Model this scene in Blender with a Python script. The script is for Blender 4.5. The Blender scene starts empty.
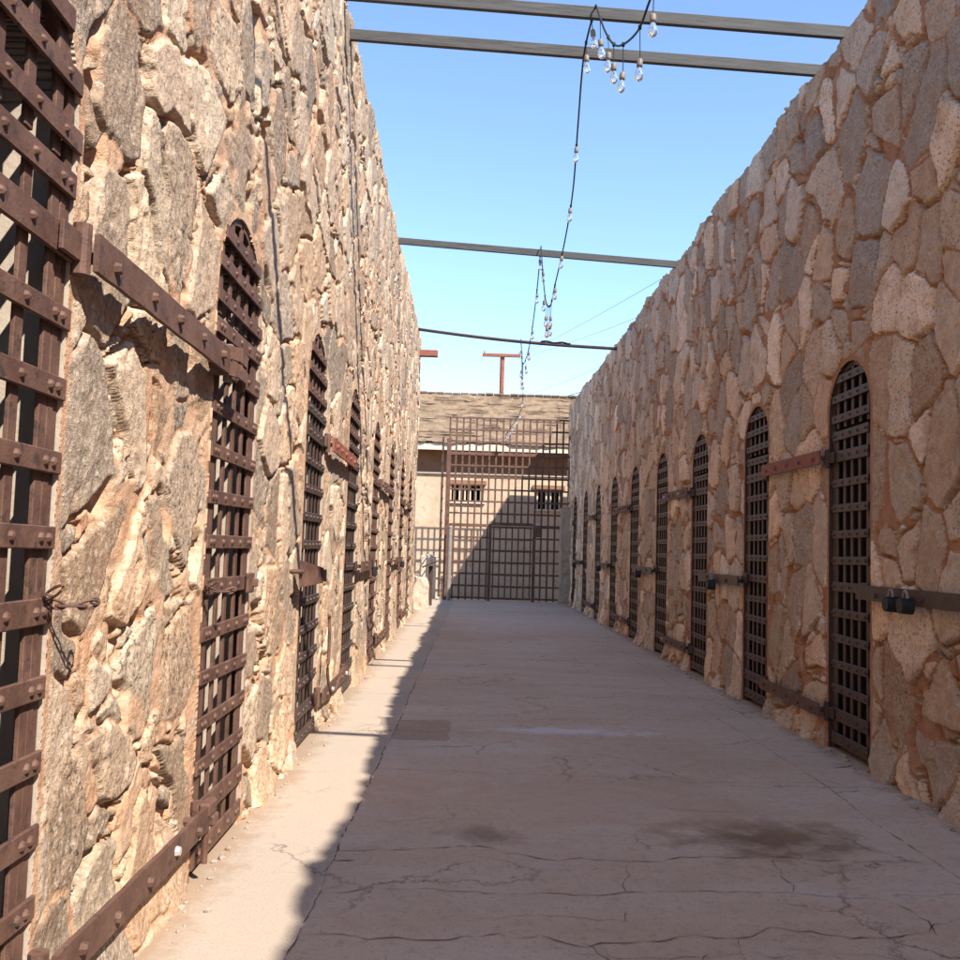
import bpy, bmesh, math, random
import numpy as np
from mathutils import Vector, Matrix

random.seed(7)
scene = bpy.context.scene
COL = scene.collection
H = 1.4                                   # eye height

# ------------------------------------------------------------------ layout
def Lx(y): return 1.10 + 0.0147 * y       # distance of the sunlit wall from the axis
def Rx(y): return 2.77 - 0.0095 * y       # distance of the shaded wall
ANG_L = math.atan(0.0147)
ANG_R = math.atan(0.0095)
L_DOORS = [2.13, 4.48, 6.88, 9.24, 11.62, 14.10, 16.50, 18.90]
R_DOORS = [6.99 + 2.265 * k for k in range(9)]
DW_L, DW_R, DH_L, DH_R = 0.84, 0.76, 2.92, 2.87
L_END, R_END = 21.2, 27.3
L_TOP = lambda y: 5.78 + 0.012 * y
R_TOP = lambda y: np.interp(y, [-7, 2, 7, 20, 27], [5.33, 5.33, 5.46, 5.49, 5.58])

# ------------------------------------------------------------------ noise
_rng = np.random.default_rng(11)
_TAB = _rng.random((16, 256, 256))
def vnoise(x, y, k=0):
    xi = np.floor(x).astype(np.int64); yi = np.floor(y).astype(np.int64)
    fx = x - xi; fy = y - yi
    fx = fx * fx * (3 - 2 * fx); fy = fy * fy * (3 - 2 * fy)
    T = _TAB[k % 16]
    a = T[xi & 255, yi & 255]; b = T[(xi + 1) & 255, yi & 255]
    c = T[xi & 255, (yi + 1) & 255]; d = T[(xi + 1) & 255, (yi + 1) & 255]
    return (a * (1 - fx) + b * fx) * (1 - fy) + (c * (1 - fx) + d * fx) * fy
def fbm(x, y, k=0, o=4, g=0.5):
    s = 0; a = 1; t = 0
    for i in range(o):
        s = s + a * vnoise(x * 2 ** i + 17.3 * i, y * 2 ** i + 9.1 * i, k + i); t += a; a *= g
    return s / t
def sstep(a, b, x):
    t = np.clip((x - a) / (b - a), 0, 1)
    return t * t * (3 - 2 * t)

# ------------------------------------------------------------------ materials
def newmat(name):
    m = bpy.data.materials.new(name); m.use_nodes = True
    nt = m.node_tree; b = nt.nodes['Principled BSDF']
    return m, nt, b
def N(nt, t, **kw):
    n = nt.nodes.new(t)
    for k, v in kw.items():
        if k in n.inputs: n.inputs[k].default_value = v
        else: setattr(n, k, v)
    return n
def mixc(nt, fac, a, b, mode='MIX'):
    n = nt.nodes.new('ShaderNodeMix'); n.data_type = 'RGBA'; n.blend_type = mode
    for s, v in ((0, fac), (6, a), (7, b)):
        if hasattr(v, 'links') or hasattr(v, 'is_output'): nt.links.new(v, n.inputs[s])
        else: n.inputs[s].default_value = v
    return n.outputs[2]
def mathn(nt, op, a, b=0.0, c=None, clamp=False):
    n = nt.nodes.new('ShaderNodeMath'); n.operation = op; n.use_clamp = clamp
    for i, v in enumerate((a, b, c)):
        if v is None: continue
        if hasattr(v, 'is_output'): nt.links.new(v, n.inputs[i])
        else: n.inputs[i].default_value = v
    return n.outputs[0]
def ramp(nt, fac, stops, interp='LINEAR'):
    n = nt.nodes.new('ShaderNodeValToRGB'); r = n.color_ramp; r.interpolation = interp
    while len(r.elements) < len(stops): r.elements.new(0.5)
    for e, (p, c) in zip(r.elements, stops):
        e.position = p; e.color = c if len(c) == 4 else (*c, 1)
    nt.links.new(fac, n.inputs[0]); return n.outputs[0]
def noise(nt, vec, scale, detail=4.0, rough=0.55, dist=0.0):
    n = N(nt, 'ShaderNodeTexNoise', Scale=scale, Detail=detail, Roughness=rough, Distortion=dist)
    nt.links.new(vec, n.inputs['Vector']); return n.outputs['Fac']
def coords(nt, kind='Object'):
    return nt.nodes.new('ShaderNodeTexCoord').outputs[kind]
def geopos(nt): return nt.nodes.new('ShaderNodeNewGeometry').outputs['Position']
def bump(nt, b, height, strength=0.5, dist=0.01):
    n = N(nt, 'ShaderNodeBump', Strength=strength, Distance=dist)
    nt.links.new(height, n.inputs['Height']); nt.links.new(n.outputs[0], b.inputs['Normal'])

def stone_material(name, stops, mortar_a, mortar_b, stain, dk, pl):
    m, nt, b = newmat(name); p = geopos(nt)
    at = N(nt, 'ShaderNodeAttribute', attribute_name='edge').outputs['Fac']
    rn = N(nt, 'ShaderNodeAttribute', attribute_name='srnd').outputs['Color']
    sep = nt.nodes.new('ShaderNodeSeparateColor'); nt.links.new(rn, sep.inputs[0])
    base = ramp(nt, sep.outputs[0], stops)
    big = noise(nt, p, 2.2, 3); mid = noise(nt, p, 11, 5, 0.6); fine = noise(nt, p, 52, 4, 0.75)
    grit = noise(nt, p, 190, 2, 0.6)
    val = mathn(nt, 'MULTIPLY_ADD', sep.outputs[1], 0.62, 0.62)
    val = mathn(nt, 'MULTIPLY', val, mathn(nt, 'MULTIPLY_ADD', mid, 0.75, 0.62))
    vc = nt.nodes.new('ShaderNodeCombineColor')
    for i in range(3): nt.links.new(val, vc.inputs[i])
    base = mixc(nt, 1.0, base, vc.outputs[0], 'MULTIPLY')
    # granite speckle: dark mica and pale feldspar
    dark = ramp(nt, fine, [(0.38, (1, 1, 1)), (0.47, (0, 0, 0))])
    pale = ramp(nt, fine, [(0.54, (0, 0, 0)), (0.66, (1, 1, 1))])
    base = mixc(nt, mathn(nt, 'MULTIPLY', dark, mathn(nt, 'MULTIPLY_ADD', sep.outputs[2], 0.55, dk)), base, (0.075, 0.066, 0.058, 1))
    base = mixc(nt, mathn(nt, 'MULTIPLY', pale, pl), base, (0.62, 0.55, 0.47, 1))
    # iron staining washed over some stones
    st = ramp(nt, noise(nt, p, 3.7, 5, 0.6), [(0.50, (0, 0, 0)), (0.68, (1, 1, 1))])
    base = mixc(nt, mathn(nt, 'MULTIPLY', st, stain), base, (0.36, 0.20, 0.11, 1))
    mort = mixc(nt, ramp(nt, noise(nt, p, 5, 5, 0.65), [(0.33, (0, 0, 0)), (0.66, (1, 1, 1))]), mortar_a, mortar_b)
    mort = mixc(nt, mathn(nt, 'MULTIPLY', dark, 0.30), mort, (0.15, 0.085, 0.05, 1))
    e = mathn(nt, 'ADD', at, mathn(nt, 'MULTIPLY_ADD', noise(nt, p, 26, 5, 0.7), 0.030, -0.015))
    mask = ramp(nt, mathn(nt, 'MULTIPLY', e, 10.0), [(0.0, (0, 0, 0)), (0.05, (1, 1, 1))])
    col = mixc(nt, mask, mort, base)
    nt.links.new(col, b.inputs['Base Color'])
    b.inputs['Roughness'].default_value = 0.93
    b.inputs['Specular IOR Level'].default_value = 0.2
    h = mathn(nt, 'ADD', mathn(nt, 'MULTIPLY', mid, 1.6), mathn(nt, 'ADD', mathn(nt, 'MULTIPLY', fine, 0.7), mathn(nt, 'MULTIPLY', grit, 0.25)))
    bump(nt, b, h, 0.85, 0.012)
    return m
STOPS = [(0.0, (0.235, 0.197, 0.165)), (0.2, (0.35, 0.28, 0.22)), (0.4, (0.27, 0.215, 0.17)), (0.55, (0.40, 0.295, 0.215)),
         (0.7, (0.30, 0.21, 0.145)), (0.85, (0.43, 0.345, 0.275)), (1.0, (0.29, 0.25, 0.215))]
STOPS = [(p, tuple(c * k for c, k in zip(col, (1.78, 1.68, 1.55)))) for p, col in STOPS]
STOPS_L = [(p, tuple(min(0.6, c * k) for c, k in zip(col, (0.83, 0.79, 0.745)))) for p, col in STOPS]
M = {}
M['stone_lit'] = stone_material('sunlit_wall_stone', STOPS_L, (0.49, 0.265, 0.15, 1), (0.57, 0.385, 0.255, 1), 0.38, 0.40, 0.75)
M['stone_shade'] = stone_material('shaded_wall_stone', STOPS, (0.33, 0.150, 0.076, 1), (0.43, 0.235, 0.135, 1), 0.5, 0.25, 0.5)  # shaded wall's stone colours raised to stand in for fill light

def simple(name, c1, c2, scale=6, rough=0.9, bumps=(0.4, 0.005, 60), metal=0.0, c3=None, spec=0.3):
    m, nt, b = newmat(name); p = geopos(nt)
    col = mixc(nt, ramp(nt, noise(nt, p, scale, 6, 0.65), [(0.32, (0, 0, 0)), (0.68, (1, 1, 1))]), (*c1, 1), (*c2, 1))
    if c3:
        k = ramp(nt, noise(nt, p, scale * 3.1, 5, 0.7), [(0.54, (0, 0, 0)), (0.66, (1, 1, 1))])
        col = mixc(nt, k, col, (*c3, 1))
    nt.links.new(col, b.inputs['Base Color'])
    b.inputs['Roughness'].default_value = rough; b.inputs['Metallic'].default_value = metal
    b.inputs['Specular IOR Level'].default_value = spec
    if bumps: bump(nt, b, noise(nt, p, bumps[2], 4, 0.65), bumps[0], bumps[1])
    return m
M['plaster'] = simple('cell_plaster', (0.38, 0.30, 0.23), (0.48, 0.40, 0.32), 3, 0.95, (0.5, 0.01, 20))
M['jamb'] = simple('shade_toned_jamb', (0.06, 0.038, 0.028), (0.09, 0.056, 0.04), 4, 0.95, (0.5, 0.01, 20))  # jambs of the shaded wall: doorway shade put into the colour
M['cell'] = simple('shade_toned_cell', (0.055, 0.042, 0.034), (0.085, 0.062, 0.047), 4, 0.95, (0.5, 0.01, 20))  # cell walls coloured near black to stand for the shade inside
M['rust'] = simple('rusty_strap_iron', (0.082, 0.037, 0.025), (0.165, 0.088, 0.060), 7, 0.68, (0.6, 0.004, 80), 0.0, (0.058, 0.034, 0.027), 0.35)
M['iron'] = simple('dark_strap_iron', (0.045, 0.031, 0.026), (0.085, 0.052, 0.039), 8, 0.5, (0.5, 0.003, 90), 0.0, (0.105, 0.053, 0.033), 0.25)
M['redrust'] = simple('red_rust_iron', (0.20, 0.055, 0.030), (0.27, 0.10, 0.060), 7, 0.7, (0.4, 0.003, 80), 0.0, (0.12, 0.05, 0.035), 0.35)
M['zinc'] = simple('worn_grey_steel', (0.20, 0.175, 0.155), (0.29, 0.255, 0.225), 9, 0.5, (0.3, 0.002, 80), 0.0, (0.15, 0.10, 0.075))
M['bright'] = simple('bright_bolt', (0.38, 0.34, 0.30), (0.5, 0.46, 0.42), 20, 0.4, None)
M['wood'] = None
M['black'] = simple('black_rubber', (0.014, 0.014, 0.014), (0.025, 0.024, 0.023), 20, 0.6, None)
M['socket'] = simple('tan_socket', (0.17, 0.14, 0.105), (0.23, 0.19, 0.15), 20, 0.5, None)
M['adobe'] = simple('adobe_plaster', (0.46, 0.335, 0.23), (0.55, 0.425, 0.31), 1.3, 0.95, (0.8, 0.02, 7), 0.0, (0.40, 0.275, 0.18))
M['pale'] = simple('pale_stone_block', (0.50, 0.40, 0.30), (0.60, 0.50, 0.39), 4, 0.95, (0.8, 0.02, 14), 0.0, (0.38, 0.27, 0.18))
M['brown_band'] = simple('dull_brown', (0.20, 0.105, 0.062), (0.27, 0.15, 0.09), 2.5, 0.85, (0.3, 0.005, 40))
M['trim'] = simple('pale_timber_trim', (0.55, 0.46, 0.35), (0.62, 0.53, 0.42), 3, 0.8, (0.3, 0.004, 40))
M['ground'] = simple('desert_dirt', (0.40, 0.29, 0.20), (0.48, 0.36, 0.26), 1.2, 0.97, (0.7, 0.02, 12), 0.0, (0.34, 0.24, 0.16))
M['dark_room'] = simple('dark_room', (0.03, 0.025, 0.02), (0.04, 0.03, 0.025), 3, 0.95, None)
M['crack'] = simple('crack_dirt', (0.10, 0.065, 0.048), (0.17, 0.115, 0.085), 12, 0.97, None)
M['pier'] = simple('pier_stone', (0.33, 0.25, 0.19), (0.42, 0.33, 0.255), 3.5, 0.95, (0.9, 0.02, 12), 0.0, (0.24, 0.16, 0.11))

def wood_mat():
    m, nt, b = newmat('weathered_grey_timber'); c = coords(nt)
    mp = N(nt, 'ShaderNodeMapping'); mp.inputs['Scale'].default_value = (1.2, 26, 26); nt.links.new(c, mp.inputs[0])
    g = noise(nt, mp.outputs[0], 3.0, 6, 0.65, 0.6)
    col = ramp(nt, g, [(0.3, (0.040, 0.036, 0.033)), (0.55, (0.076, 0.070, 0.065)), (0.75, (0.108, 0.101, 0.094))])
    nt.links.new(col, b.inputs['Base Color']); b.inputs['Roughness'].default_value = 0.85
    bump(nt, b, g, 0.5, 0.004); return m
M['wood'] = wood_mat()
def glass_mat():
    m, nt, b = newmat('clear_bulb_glass')
    b.inputs['Base Color'].default_value = (0.97, 0.97, 0.97, 1); b.inputs['Roughness'].default_value = 0.03
    b.inputs['Transmission Weight'].default_value = 0.9; b.inputs['IOR'].default_value = 1.45
    return m
M['glass'] = glass_mat()

def roof_mat():
    m, nt, b = newmat('weathered_wood_shingle'); p = geopos(nt)
    rn = N(nt, 'ShaderNodeAttribute', attribute_name='srnd').outputs['Color']
    sep = nt.nodes.new('ShaderNodeSeparateColor'); nt.links.new(rn, sep.inputs[0])
    col = ramp(nt, sep.outputs[0], [(0, (0.15, 0.10, 0.064)), (0.35, (0.235, 0.16, 0.10)), (0.7, (0.29, 0.20, 0.125)), (1, (0.19, 0.135, 0.092))])
    col = mixc(nt, mathn(nt, 'MULTIPLY', ramp(nt, noise(nt, p, 3, 6, 0.7), [(0.4, (0, 0, 0)), (0.65, (1, 1, 1))]), 0.5), col, (0.19, 0.13, 0.085, 1))
    nt.links.new(col, b.inputs['Base Color']); b.inputs['Roughness'].default_value = 0.95
    bump(nt, b, noise(nt, p, 30, 5, 0.7), 0.7, 0.02); return m
M['roof'] = roof_mat()

def floor_mat():
    m, nt, b = newmat('old_concrete'); p = geopos(nt)
    sp = nt.nodes.new('ShaderNodeSeparateXYZ'); nt.links.new(p, sp.inputs[0])
    X, Y = sp.outputs[0], sp.outputs[1]
    n1 = noise(nt, p, 0.55, 5, 0.6); n2 = noise(nt, p, 2.6, 6, 0.65, 0.4); n3 = noise(nt, p, 24, 5, 0.7); n4 = noise(nt, p, 150, 2, 0.6)
    # streaks that run across the corridor, trowel marks and old pour lines
    mp = N(nt, 'ShaderNodeMapping'); mp.inputs['Scale'].default_value = (0.35, 2.1, 1); nt.links.new(p, mp.inputs[0])
    n5 = noise(nt, mp.outputs[0], 1.0, 5, 0.6)
    col = ramp(nt, n1, [(0.36, (0.475, 0.355, 0.255)), (0.5, (0.535, 0.415, 0.312)), (0.62, (0.550, 0.450, 0.355))])  # slab colour lifted to stand in for fill light in the shade
    col = mixc(nt, mathn(nt, 'MULTIPLY', ramp(nt, n5, [(0.42, (0, 0, 0)), (0.66, (1, 1, 1))]), 0.6), col, (0.485, 0.325, 0.220, 1))
    col = mixc(nt, mathn(nt, 'MULTIPLY', ramp(nt, n2, [(0.54, (0, 0, 0)), (0.70, (1, 1, 1))]), 0.6), col, (0.52, 0.44, 0.375, 1))
    col = mixc(nt, mathn(nt, 'MULTIPLY', ramp(nt, n3, [(0.3, (1, 1, 1)), (0.47, (0, 0, 0))]), 0.40), col, (0.20, 0.138, 0.108, 1))
    col = mixc(nt, mathn(nt, 'MULTIPLY', ramp(nt, noise(nt, p, 7.5, 6, 0.72), [(0.50, (0, 0, 0)), (0.64, (1, 1, 1))]), 0.32), col, (0.39, 0.27, 0.19, 1))
    # strip by the sunlit wall: own pour, its colour darkened to offset the sun
    strip = ramp(nt, mathn(nt, 'ADD', X, mathn(nt, 'MULTIPLY_ADD', n3, 0.03, -0.015 + 1.61)), [(0.995, (1, 1, 1)), (1.0, (0, 0, 0))])
    col = mixc(nt, mathn(nt, 'MULTIPLY', strip, 0.85), col, (0.40, 0.325, 0.255, 1))
    # grit and exposed aggregate
    gr = noise(nt, p, 95, 3, 0.7)
    col = mixc(nt, mathn(nt, 'MULTIPLY', ramp(nt, gr, [(0.33, (1, 1, 1)), (0.42, (0, 0, 0))]), 0.55), col, (0.15, 0.11, 0.09, 1))
    col = mixc(nt, mathn(nt, 'MULTIPLY', ramp(nt, gr, [(0.60, (0, 0, 0)), (0.68, (1, 1, 1))]), 0.45), col, (0.50, 0.44, 0.39, 1))
    # hairline crazing, only where the slab has gone
    def craze(scale, width, lo, hi, k, col):
        wv = nt.nodes.new('ShaderNodeVectorMath'); wv.operation = 'MULTIPLY_ADD'
        nz = N(nt, 'ShaderNodeTexNoise', Scale=2.3, Detail=6.0, Roughness=0.7); nt.links.new(p, nz.inputs['Vector'])
        nt.links.new(nz.outputs['Color'], wv.inputs[0]); wv.inputs[1].default_value = (.55, .55, 0); nt.links.new(p, wv.inputs[2])
        vo = N(nt, 'ShaderNodeTexVoronoi', Scale=scale); vo.feature = 'DISTANCE_TO_EDGE'; nt.links.new(wv.outputs[0], vo.inputs['Vector'])
        ln = ramp(nt, vo.outputs['Distance'], [(0.0, (1, 1, 1)), (width, (0, 0, 0))])
        gate_ = ramp(nt, noise(nt, p, 0.9, 3), [(lo, (0, 0, 0)), (hi, (1, 1, 1))])
        return mixc(nt, mathn(nt, 'MULTIPLY', mathn(nt, 'MULTIPLY', ln, gate_), k), col, (0.10, 0.07, 0.055, 1))
    col = craze(1.1, 0.010, .48, .58, .75, col)
    col = craze(2.7, 0.014, .54, .62, .55, col)
    # wind-blown dirt in the corner along both walls
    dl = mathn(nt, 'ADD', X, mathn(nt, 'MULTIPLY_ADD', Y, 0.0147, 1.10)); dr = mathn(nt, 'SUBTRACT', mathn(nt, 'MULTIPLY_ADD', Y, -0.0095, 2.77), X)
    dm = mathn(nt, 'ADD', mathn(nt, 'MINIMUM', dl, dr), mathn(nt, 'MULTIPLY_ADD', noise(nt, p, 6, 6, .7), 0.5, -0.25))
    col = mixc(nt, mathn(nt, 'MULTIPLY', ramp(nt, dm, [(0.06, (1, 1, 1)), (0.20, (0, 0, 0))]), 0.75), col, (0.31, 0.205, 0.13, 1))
    wob = mathn(nt, 'ADD', mathn(nt, 'MULTIPLY_ADD', noise(nt, p, 5.5, 6, .65), 2.0, -1.0), mathn(nt, 'MULTIPLY_ADD', n2, 1.2, -0.6))
    def ell(cx, cy, rx, ry, soft, amp):
        dx = mathn(nt, 'DIVIDE', mathn(nt, 'SUBTRACT', X, cx), rx); dy = mathn(nt, 'DIVIDE', mathn(nt, 'SUBTRACT', Y, cy), ry)
        r = mathn(nt, 'ADD', mathn(nt, 'SQRT', mathn(nt, 'ADD', mathn(nt, 'MULTIPLY', dx, dx), mathn(nt, 'MULTIPLY', dy, dy))), mathn(nt, 'MULTIPLY', wob, amp))
        return ramp(nt, r, [(max(0, 0.85 - soft), (1, 1, 1)), (0.95, (0, 0, 0))])
    def stain(col, e, c, k): return mixc(nt, mathn(nt, 'MULTIPLY', e, k), col, (*c, 1))
    col = stain(col, ell(1.50, 4.93, 0.62, 0.42, 0.6, 0.9), (0.20, 0.12, 0.065), 0.9)
    col = stain(col, ell(1.35, 4.90, 0.30, 0.22, 0.5, 1.0), (0.15, 0.095, 0.055), 0.35)
    col = stain(col, ell(0.06, 4.85, 0.24, 0.20, 0.6, 1.0), (0.19, 0.12, 0.08), 0.7)
    col = stain(col, ell(0.75, 7.65, 0.75, 0.20, 0.6, 1.3), (0.60, 0.57, 0.55), 0.7)
    col = stain(col, ell(0.40, 3.54, 0.07, 0.035, 0.5, 0.7), (0.46, 0.36, 0.28), 0.8)
    col = stain(col, ell(0.55, 5.6, 1.5, 0.95, 0.6, 0.9), (0.45, 0.295, 0.20), 0.45)
    col = stain(col, ell(0.9, 19.0, 2.2, 3.0, 0.6, 0.9), (0.56, 0.49, 0.44), 0.5)
    # a square patch of darker cement
    def box(c, h, v): return mathn(nt, 'LESS_THAN', mathn(nt, 'ABSOLUTE', mathn(nt, 'SUBTRACT', v, c)), h)
    nj = mathn(nt, 'MULTIPLY_ADD', noise(nt, p, 16, 5, .7), 0.10, -0.05)
    pt = mathn(nt, 'MULTIPLY', box(-0.39, 0.215, mathn(nt, 'ADD', X, nj)), box(7.55, 0.40, mathn(nt, 'ADD', Y, nj)))
    pt = mathn(nt, 'MULTIPLY', pt, ramp(nt, n3, [(0.36, (.35, .35, .35)), (0.52, (1, 1, 1))]))
    col = stain(col, pt, (0.27, 0.165, 0.115), 0.60)
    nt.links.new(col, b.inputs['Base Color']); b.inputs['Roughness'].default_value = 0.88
    b.inputs['Specular IOR Level'].default_value = 0.25
    h = mathn(nt, 'ADD', mathn(nt, 'MULTIPLY', n2, 1.2), mathn(nt, 'ADD', mathn(nt, 'MULTIPLY', n3, 0.5), mathn(nt, 'MULTIPLY', n4, 0.15)))
    bump(nt, b, h, 0.35, 0.012)
    return m
M['floor'] = floor_mat()

# ------------------------------------------------------------------ object helpers
def link(o, parent=None):
    COL.objects.link(o)
    if parent is not None: o.parent = parent
    return o
def tag(o, label=None, cat=None, group=None, kind=None):
    if label: o['label'] = label
    if cat: o['category'] = cat
    if group: o['group'] = group
    if kind: o['kind'] = kind
    return o
def empty(name, loc=(0, 0, 0), rz=0.0):
    o = bpy.data.objects.new(name, None); o.location = loc; o.rotation_euler = (0, 0, rz); o.empty_display_size = 0.2
    return link(o)
def obj(name, bm, mat, parent=None, smooth=False):
    me = bpy.data.meshes.new(name); bm.normal_update(); bm.to_mesh(me); bm.free()
    for mt in (mat if isinstance(mat, (list, tuple)) else [mat]): me.materials.append(mt)
    if smooth:
        for p in me.polygons: p.use_smooth = True
    return link(bpy.data.objects.new(name, me), parent)
def copy_tree(o, parent=None):
    c = o.copy(); COL.objects.link(c)
    if parent is not None: c.parent = parent
    for ch in list(o.children): copy_tree(ch, c)
    return c
def bx(bm, c, s, bev=0.0, mat=None, rot=None):
    r = bmesh.ops.create_cube(bm, size=1.0)
    vs = r['verts']
    for v in vs: v.co = Vector((v.co.x * s[0], v.co.y * s[1], v.co.z * s[2]))
    if bev > 0:
        es = list({e for v in vs for e in v.link_edges})
        rb = bmesh.ops.bevel(bm, geom=es, offset=bev, segments=1, affect='EDGES', profile=0.5)
        vs = rb['verts']
    mtx = Matrix.Translation(Vector(c))
    if rot is not None: mtx = mtx @ rot.to_4x4()
    for v in vs: v.co = mtx @ v.co
    return vs
def dome(bm, c, r, h):                       # rivet head facing local +Y
    n = 7; base = []; mid = []
    for i in range(n):
        a = 2 * math.pi * i / n
        base.append(bm.verts.new((c[0] + r * math.cos(a), c[1], c[2] + r * math.sin(a))))
        mid.append(bm.verts.new((c[0] + r * .7 * math.cos(a), c[1] + h * .7, c[2] + r * .7 * math.sin(a))))
    tip = bm.verts.new((c[0], c[1] + h, c[2]))
    for i in range(n):
        j = (i + 1) % n
        bm.faces.new((base[i], mid[i], mid[j], base[j])); bm.faces.new((mid[i], tip, mid[j]))
def tube(bm, pts, r, n=6, caps=True):
    pts = [Vector(p) for p in pts]; rings = []
    up = Vector((0, 0, 1))
    for i, p in enumerate(pts):
        d = (pts[min(i + 1, len(pts) - 1)] - pts[max(i - 1, 0)]).normalized()
        a = d.cross(up)
        if a.length < 1e-3: a = d.cross(Vector((1, 0, 0)))
        a.normalize(); b_ = d.cross(a)
        rr = r[i] if isinstance(r, (list, tuple)) else r
        rings.append([bm.verts.new(p + rr * (math.cos(2 * math.pi * k / n) * a + math.sin(2 * math.pi * k / n) * b_)) for k in range(n)])
    for i in range(len(rings) - 1):
        for k in range(n):
            bm.faces.new((rings[i][k], rings[i][(k + 1) % n], rings[i + 1][(k + 1) % n], rings[i + 1][k]))
    if caps:
        bm.faces.new(rings[0][::-1]); bm.faces.new(rings[-1])
def lathe(bm, prof, c, n=12, axis='Z'):
    rings = []
    for r, z in prof:
        rings.append([bm.verts.new((c[0] + r * math.cos(2 * math.pi * k / n), c[1] + r * math.sin(2 * math.pi * k / n), c[2] + z)) for k in range(n)])
    for i in range(len(rings) - 1):
        for k in range(n):
            bm.faces.new((rings[i][k], rings[i][(k + 1) % n], rings[i + 1][(k + 1) % n], rings[i + 1][k]))
    bm.faces.new(rings[0][::-1]); bm.faces.new(rings[-1])
ORD = ['first', 'second', 'third', 'fourth', 'fifth', 'sixth', 'seventh', 'eighth', 'ninth']

# ------------------------------------------------------------------ rubble stone pattern (power diagram)
def stones(u, v, seed, cu=0.33, cv=0.50, kv=1.0):
    rng = np.random.default_rng(seed); S = 256
    JU, JV = rng.random((S, S)), rng.random((S, S))
    W = rng.random((S, S)); W = np.where(W < 0.30, W * 0.2, 0.35 + 0.65 * W) 
    R = [rng.random((S, S)) for _ in range(4)]
    u = u + 0.10 * (vnoise(u * 2.3, v * 2.3, 5) - .5) + 0.030 * (vnoise(u * 7, v * 7, 6) - .5) + 0.011 * (vnoise(u * 23, v * 23, 7) - .5)
    v = v + 0.16 * (vnoise(u * 2.1, v * 2.1, 8) - .5) + 0.050 * (vnoise(u * 8, v * 8, 9) - .5) + 0.011 * (vnoise(u * 23, v * 23, 10) - .5)
    iu = np.floor(u / cu).astype(np.int64); iv = np.floor(v / cv).astype(np.int64)
    best = np.full(u.shape, 1e9); bd = [np.zeros(u.shape) for _ in range(2)]; bi = np.zeros(u.shape, np.int64); bj = np.zeros(u.shape, np.int64)
    sites = []
    for a in range(-2, 3):
        for b in range(-2, 3):
            i = (iu + a); j = (iv + b); ii = i & 255; jj = j & 255
            su = (i + 0.05 + 0.9 * JU[ii, jj] + 0.5 * (j & 1)) * cu; sv = (j + 0.05 + 0.9 * JV[ii, jj]) * cv
            D = (u - su) ** 2 + ((v - sv) * kv) ** 2 - 0.040 * W[ii, jj]
            m = D < best
            best = np.where(m, D, best); bd[0] = np.where(m, su, bd[0]); bd[1] = np.where(m, sv, bd[1])
            bi = np.where(m, ii, bi); bj = np.where(m, jj, bj)
    edge = np.full(u.shape, 1e9)
    for a in range(-2, 3):
        for b in range(-2, 3):
            i = (iu + a); j = (iv + b); ii = i & 255; jj = j & 255
            su = (i + 0.05 + 0.9 * JU[ii, jj] + 0.5 * (j & 1)) * cu; sv = (j + 0.05 + 0.9 * JV[ii, jj]) * cv
            D = (u - su) ** 2 + ((v - sv) * kv) ** 2 - 0.040 * W[ii, jj]
            sep = np.sqrt((su - bd[0]) ** 2 + ((sv - bd[1]) * kv) ** 2)
            e = np.where(sep > 1e-6, (D - best) / (2 * np.maximum(sep, 1e-6)), 1e9)
            edge = np.minimum(edge, e)
    return edge, [r[bi, bj] for r in R], u - bd[0], v - bd[1]

def quads_mesh(name, verts, faces, mats, matidx=None, attrs=None, smooth=None):
    me = bpy.data.meshes.new(name)
    nv, nf = len(verts), len(faces)
    me.vertices.add(nv); me.vertices.foreach_set('co', np.ascontiguousarray(verts, np.float32).ravel())
    me.loops.add(nf * 4); me.loops.foreach_set('vertex_index', np.ascontiguousarray(faces, np.int32).ravel())
    me.polygons.add(nf); me.polygons.foreach_set('loop_start', np.arange(0, nf * 4, 4, dtype=np.int32))
    for mt in mats: me.materials.append(mt)
    if matidx is not None: me.polygons.foreach_set('material_index', np.ascontiguousarray(matidx, np.int32))
    me.update(calc_edges=True)
    for k, (typ, arr) in (attrs or {}).items():
        a = me.attributes.new(k, typ, 'POINT')
        a.data.foreach_set('value' if typ == 'FLOAT' else 'color', np.ascontiguousarray(arr, np.float32).ravel())
    me.polygons.foreach_set('use_smooth', np.full(nf, bool(smooth)))
    me.validate(verbose=False)
    return me

def graded(y0, y1, y_fine, f):
    ys = [y0]
    while ys[-1] < y1:
        y = ys[-1]
        ys.append(y + (0.05 if y < y_fine else f(y)))
    return np.array(ys)

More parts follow.
